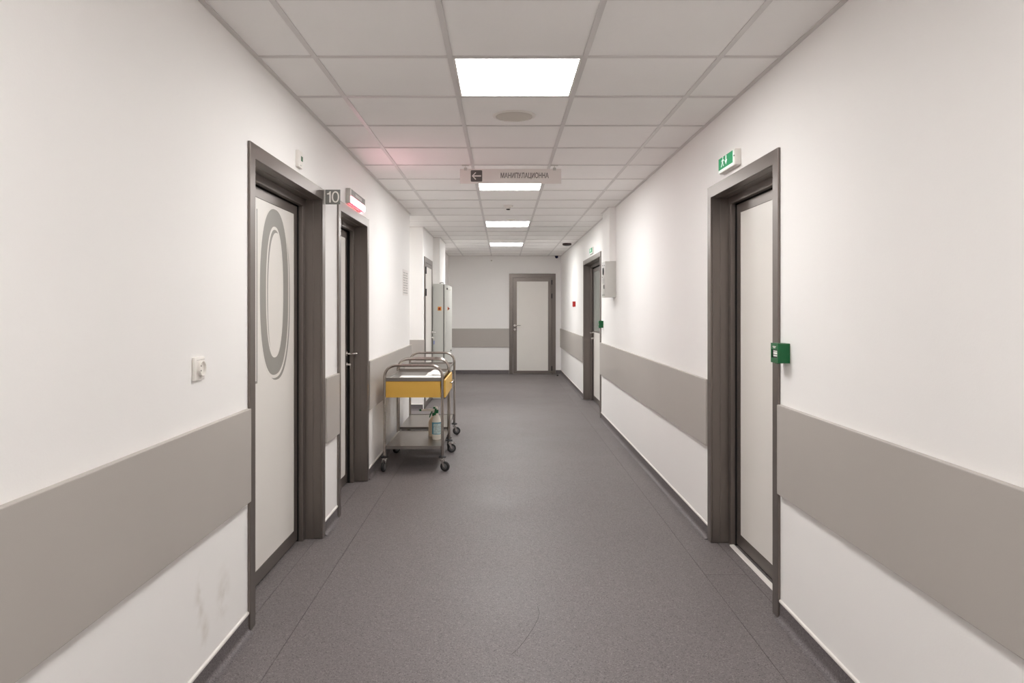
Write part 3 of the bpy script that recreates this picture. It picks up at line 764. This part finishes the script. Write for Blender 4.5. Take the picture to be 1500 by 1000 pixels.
bm = N(); tube(bm, [(-0.975, 11.10, 1.786), (-0.935, 11.10, 1.795), (-0.905, 11.10, 1.786)], 0.006, 8); obj('lifting_eye', bm, 'cab_dark', r)

# ------------------------------------------------------------------ ceiling fittings
YSP = 4.155
r = empty('ceiling_speaker', (0.068, YSP, ZT), 'round flush ceiling speaker with a beige mesh grille', 'speaker')
bm = N(); lathe(bm, [(0.125, 0.0), (0.124, -0.003), (0.116, -0.006), (0.108, -0.006), (0.106, -0.002), (0.106, 0.0)], (0.068, YSP, ZT), 'z', 48); obj('rim', bm, 'plastic', r, smooth=True)
bm = N(); lathe(bm, [(0.105, -0.0022), (0.1, -0.005), (0.06, -0.008), (0.001, -0.009)], (0.068, YSP, ZT), 'z', 40); obj('grille', bm, 'speaker', r, smooth=True)
r = empty('smoke_detector', (0.062, 7.80, ZT-0.045), 'domed white smoke detector in the ceiling between panel lights', 'smoke detector')
bm = N(); lathe(bm, [(0.053, 0), (0.053, -0.008), (0.047, -0.014), (0.030, -0.016)], (0.062, 7.80, ZT), 'z', 28); obj('base', bm, 'plastic', r, smooth=True)
bm = N(); lathe(bm, [(0.028, -0.016), (0.030, -0.030), (0.026, -0.034)], (0.062, 7.80, ZT), 'z', 24); obj('head', bm, 'plastic', r, smooth=True)
bm = N(); lathe(bm, [(0.020, -0.034), (0.022, -0.040), (0.016, -0.045)], (0.062, 7.80, ZT), 'z', 20); obj('sensor_cap', bm, 'black', r, smooth=True)
r = empty('ceiling_detector', (0.105, 9.02, ZT-0.012), 'flat white round detector in front of a ceiling light', 'detector')
bm = N(); lathe(bm, [(0.050, 0), (0.050, -0.006), (0.044, -0.011)], (0.105, 9.02, ZT), 'z', 28); obj('base', bm, 'plastic', r, smooth=True)
bm = N(); lathe(bm, [(0.022, -0.011), (0.016, -0.016)], (0.105, 9.02, ZT), 'z', 20); obj('cap', bm, 'plastic_grey', r, smooth=True)
r = empty('downlight', (1.108, 12.3, ZT), 'dark round drum fitting on the ceiling before the end wall', 'ceiling fitting')
bm = N(); lathe(bm, [(0.074, 0.002), (0.078, -0.004), (0.076, -0.026), (0.066, -0.032)], (1.108, 12.3, ZC), 'z', 28); obj('ring', bm, mat('dark_red_ring', rgb(40, 8, 8), 0.5), r, smooth=True)
bm = N(); lathe(bm, [(0.065, -0.0321), (0.03, -0.040), (0.001, -0.042)], (1.108, 12.3, ZC), 'z', 24); obj('lens', bm, 'black', r, smooth=True)
r = empty('dome_camera', (1.148, 15.18, ZC-0.035), 'tiny dark blue dome camera in the far ceiling corner', 'camera')
bm = N(); lathe(bm, [(0.036, 0), (0.036, -0.014)], (1.148, 15.18, ZC), 'z', 20); obj('base', bm, 'black', r, smooth=True)
bm = N(); lathe(bm, [(0.034, -0.014), (0.032, -0.034), (0.022, -0.048), (0.002, -0.054)], (1.148, 15.18, ZC), 'z', 20); obj('dome', bm, mat('dark_blue_dome', rgb(24, 22, 74), 0.2), r, smooth=True)
r = empty('wall_detector', (-0.235, YE, 2.40), 'tiny white detector high on the end wall', 'detector')
bm = N(); rbox(bm, -0.255, -0.215, YE-0.03, YE, 2.395, 2.435, r=0.006); obj('body', bm, 'plastic', r, smooth=True)
bm = N(); lathe(bm, [(0.010, 0), (0.007, -0.006)], (-0.235, YE-0.03, 2.413), 'y', 14); obj('lens', bm, 'print', r, smooth=True)
r = empty('door_stop', (1.12, 14.55, 0), 'tiny steel door stop on the floor near the end door', 'door stop')
bm = N(); lathe(bm, [(0.022, 0), (0.022, 0.006), (0.014, 0.01), (0.014, 0.030)], (1.12, 14.55, 0), 'z', 18); obj('post', bm, 'chrome', r, smooth=True)
bm = N(); lathe(bm, [(0.018, 0.030), (0.019, 0.036), (0.019, 0.044), (0.014, 0.048)], (1.12, 14.55, 0), 'z', 18); obj('rubber_ring', bm, 'rubber', r, smooth=True)

# ------------------------------------------------------------------ steel trolleys
def trolley(x0, x1, y0, y1, zsh, label, drawer, angles):
    r = empty('trolley', ((x0+x1)/2, (y0+y1)/2, 0), label, 'trolley', 'steel trolleys by the wall')
    zt, R = 0.905, 0.098; rt = 0.0125
    for y in (y0, y1):
        pts = [(x0, y, 0.135), (x0, y, 0.45), (x0, y, zt-R)]
        for k in range(1, 10):
            t = PI/2*k/9; pts.append((x0+R-R*math.cos(t), y, zt-R+R*math.sin(t)))
        pts.append(((x0+x1)/2, y, zt))
        for k in range(0, 10):
            t = PI/2*k/9; pts.append((x1-R+R*math.sin(t), y, zt-R+R*math.cos(t)))
        pts += [(x1, y, 0.45), (x1, y, 0.135)]
        bm = N(); tube(bm, pts, rt, 14); obj('end_frame', bm, 'steel', r, smooth=True)
    # top tray: sheet with an upstanding rolled lip
    ti = 0.0
    def tray(name, z, up, down):
        bm = N(); a, b, c, d = x0+rt, x1-rt, y0-0.004, y1+0.004
        bx(bm, a, b, c, d, z-0.002, z)
        for (p, q, s, t) in ((a, b, c, c+0.003), (a, b, d-0.003, d), (a-0.004, a+0.003, y0+rt, y1-rt), (b-0.003, b+0.004, y0+rt, y1-rt)):
            bx(bm, p, q, s, t, z-down, z+up)
        return obj(name, bm, 'steel_flat', r, bevel=0.0012)
    tray('tray', 0.783, 0.018, 0.012)
    tray('shelf', zsh, 0.006, 0.022)
    if drawer:
        bm = N(); a, b, c, d = x0+rt, x1-rt-0.004, y0-0.008, y1+0.006
        z0, z1 = 0.632, 0.768
        bx(bm, a, b, c, c+0.004, z0, z1); bx(bm, a, b, d-0.004, d, z0, z1); bx(bm, a, a+0.004, y0+0.02, y1-0.02, z0, z1); bx(bm, a, b, c+0.004, d-0.004, z0, z0+0.004)
        dw = obj('drawer', bm, 'yellow', r, bevel=0.001)
        bm = N(); rbox(bm, x1+rt+0.001, x1+rt+0.016, y0-0.006, y1+0.006, z0-0.002, z1+0.014, r=0.003); obj('drawer_front', bm, 'yellow', dw)
        bm = N(); ya, yb = (y0+y1)/2+0.06, (y0+y1)/2+0.30; xh = x1+rt+0.016
        tube(bm, [(xh, ya, 0.712), (xh+0.018, ya, 0.712), (xh+0.022, ya+0.006, 0.712), (xh+0.022, yb-0.006, 0.712), (xh+0.018, yb, 0.712), (xh, yb, 0.712)], 0.0045, 8)
        obj('drawer_handle', bm, 'chrome', dw, smooth=True)
    # casters
    for (x, y, an, brake) in angles:
        bm = N(); R_ = Matrix.Rotation(math.radians(an), 3, 'Z'); P = Vector((x, y, 0))
        q = lambda a, b, c: P + R_ @ Vector((a, b, c))
        lathe(bm, [(0.009, 0.10), (0.009, 0.14)], P, 'z', 12)
        lathe(bm, [(0.020, 0.094), (0.020, 0.104)], P, 'z', 16)
        for s in (-1, 1):
            prism(bm, [(-0.014, 0.098), (0.014, 0.098), (-0.018, 0.036), (-0.032, 0.036)], lambda a, b, d: q(a, d, b), s*0.0145, s*0.0175)
        prism(bm, [(-0.014, -0.0175), (0.014, -0.0175), (0.014, 0.0175), (-0.014, 0.0175)], lambda a, b, d: q(a, b, d), 0.090, 0.096)
        c = obj('caster', bm, 'chrome', r, smooth=True)
        bm = N(); lathe(bm, [(0.012, 0.112), (0.031, 0.116), (0.033, 0.122), (0.030, 0.126), (0.014, 0.132)], P, 'z', 24); obj('bumper', bm, 'rubber', c, smooth=True)
        wc = q(-0.025, 0, 0.0425)
        def wheel(prof, m, nm):
            t = N(); lathe(t, prof, (0, 0, 0), 'y', 28)
            for v in t.verts: v.co = wc + R_ @ v.co
            obj(nm, t, m, c, smooth=True)
        wheel([(0.025, -0.0115), (0.038, -0.011), (0.0422, -0.006), (0.0425, 0), (0.0422, 0.006), (0.038, 0.011), (0.025, 0.0115)], 'rubber', 'tyre')
        wheel([(0.004, -0.0142), (0.024, -0.0125), (0.0255, -0.0118), (0.0255, 0.0118), (0.024, 0.0125), (0.004, 0.0142)], 'hub', 'hub')
        if brake:
            bm = N(); prism(bm, [(-0.03, -0.014), (0.03, -0.017), (0.03, 0.017), (-0.03, 0.014)], lambda a, b, d: q(-0.040+a, b, 0.090+d-0.25*(a+0.03)*0), -0.002, 0.002)
            obj('brake_pedal', bm, 'chrome', c)
    return r
X0, X1 = -1.012, -0.516
trolley(X0, X1, 6.15, 6.93, 0.210, 'steel trolley with a yellow drawer and spray bottles on its shelf', True,
        [(X0, 6.15, 80, False), (X1, 6.15, 158, False), (X0, 6.93, 60, False), (X1, 6.93, 200, True)])
trolley(X0-0.01, X1-0.016, 7.06, 7.92, 0.222, 'plain steel trolley without a drawer, standing behind the yellow drawer', False,
        [(X0-0.01, 7.06, 100, False), (X1-0.016, 7.06, 275, False), (X0-0.01, 7.92, 80, False), (X1-0.016, 7.92, 195, False)])

# ------------------------------------------------------------------ things on the trolleys
def bottle(x, y, z, ang, mb, label, lab, h=0.215, rx=0.044, ry_=0.034, reach=0.0):
    r = empty('spray_bottle', (x, y, z), label, 'spray bottle')
    A = Matrix.Rotation(math.radians(ang), 3, 'Z'); P = Vector((x, y, z))
    def put(bm, nm, m, par=None, smooth=True):
        for v in bm.verts: v.co = P + A @ v.co
        return obj(nm, bm, m, par or r, smooth=smooth)
    k = ry_/rx
    bm = N(); lathe(bm, [(rx*0.9, 0.0), (rx, 0.006), (rx, h*0.62), (rx*0.93, h*0.72), (rx*0.70, h*0.84), (rx*0.40, h*0.93), (0.0145, h*0.96), (0.0135, h)], (0, 0, 0), 'z', 32, sy=k)
    put(bm, 'body', mb)
    if lab:
        bm = N(); ring = []
        R1 = rx+0.0008
        for zz in (h*0.20, h*0.64):
            ring.append([bm.verts.new((R1*math.cos(t), R1*k*math.sin(t), zz)) for t in [PI*(1.05+0.9*i/16)-math.radians(ang) for i in range(17)]])
        for i in range(16): bm.faces.new((ring[0][i], ring[0][i+1], ring[1][i+1], ring[1][i]))
        lb = put(bm, 'label_sticker', 'teal')
        bm = N(); R1 += 0.0006; ring = []
        for zz in (h*0.22, h*0.60):
            ring.append([bm.verts.new((R1*math.cos(t), R1*k*math.sin(t), zz)) for t in [PI*(1.30+0.62*i/12)-math.radians(ang) for i in range(13)]])
        for i in range(12): bm.faces.new((ring[0][i], ring[0][i+1], ring[1][i+1], ring[1][i]))
        put(bm, 'label_text_field', 'pale_blue', lb)
    bm = N(); lathe(bm, [(0.017, h*0.965), (0.018, h*0.97), (0.0175, h+0.018), (0.013, h+0.022)], (0, 0, 0), 'z', 20); put(bm, 'collar', 'green')
    # spray head pointing along local -x
    bm = N()
    prism(bm, [(0.026, h+0.020), (0.016, h+0.048), (-0.030, h+0.058), (-0.046-reach, h+0.055), (-0.046-reach, h+0.040), (-0.014, h+0.036), (-0.010, h+0.020)], lambda a, b, d: (a, d, b), -0.010, 0.010)
    put(bm, 'spray_head', 'milk', smooth=False)
    bm = N(); prism(bm, [(-0.012, h+0.036), (-0.024, h+0.038), (-0.040, h+0.004), (-0.046, h-0.022), (-0.038, h-0.022), (-0.026, h+0.006)], lambda a, b, d: (a, d, b), -0.007, 0.007)
    put(bm, 'trigger', 'green', smooth=False)
    bm = N(); lathe(bm, [(0.009, -0.046), (0.010, -0.048), (0.0085, -0.066)], (-reach, 0, h+0.0475), 'x', 14); put(bm, 'nozzle', 'green')
    return r
ZS1 = 0.210
bottle(-0.598, 6.50, ZS1, 75, 'milk', 'white spray bottle with a blue label on the trolley shelf', True, h=0.245, rx=0.044, ry_=0.040)
bottle(-0.636, 6.66, ZS1, 6, 'beige', 'beige unlabelled spray bottle behind the labelled one', False, h=0.195, rx=0.052, ry_=0.036, reach=0.07)
# flat stack of paper towels
r = empty('paper_stack', (-0.72, 6.30, 0.783), 'flat white paper towels in the tray over the yellow drawer', 'paper')
for i, (a, dx) in enumerate(((2, 0), (-3, 0.008), (1, -0.004))):
    bm = N(); A = Matrix.Rotation(math.radians(a), 3, 'Z')
    bx(bm, -0.175, 0.165, -0.085, 0.085, 0.0045*i, 0.0045*i+0.0042)
    for v in bm.verts: v.co = Vector((-0.72+dx, 6.31, 0.783)) + A @ v.co
    obj('sheet', bm, 'paper', r)
# crumpled white cloth
from mathutils import noise
bm = N(); n = 26; V = []
for i in range(n+1):
    row = []
    for j in range(n+1):
        a, b = i/n*2-1, j/n*2-1; rad = min(1.0, math.sqrt(a*a+b*b)/1.2)
        p = Vector((a*2.6+3, b*2.6, 0.3)); hh = (1-rad**2)*0.026 + max(0, noise.noise(p)*0.030*(1.1-rad)) + abs(noise.noise(p*2.3))*0.014
        if i in (0, n) or j in (0, n): hh = 0.001+abs(noise.noise(p*2.0))*0.006
        row.append(bm.verts.new((-0.615+a*0.075+0.02*noise.noise(p*0.8), 6.66+b*0.13+0.02*noise.noise(p*0.9+Vector((5, 0, 0))), 0.784+max(hh, 0.001))))
    V.append(row)
for i in range(n):
    for j in range(n): bm.faces.new((V[i][j], V[i+1][j], V[i+1][j+1], V[i][j+1]))
o = obj('cloth', bm, 'paper', smooth=True); sm = o.modifiers.new('thick', 'SOLIDIFY'); sm.thickness = 0.0015
tag(o, 'crumpled white cloth heaped in the tray of the yellow drawer trolley', 'cloth')
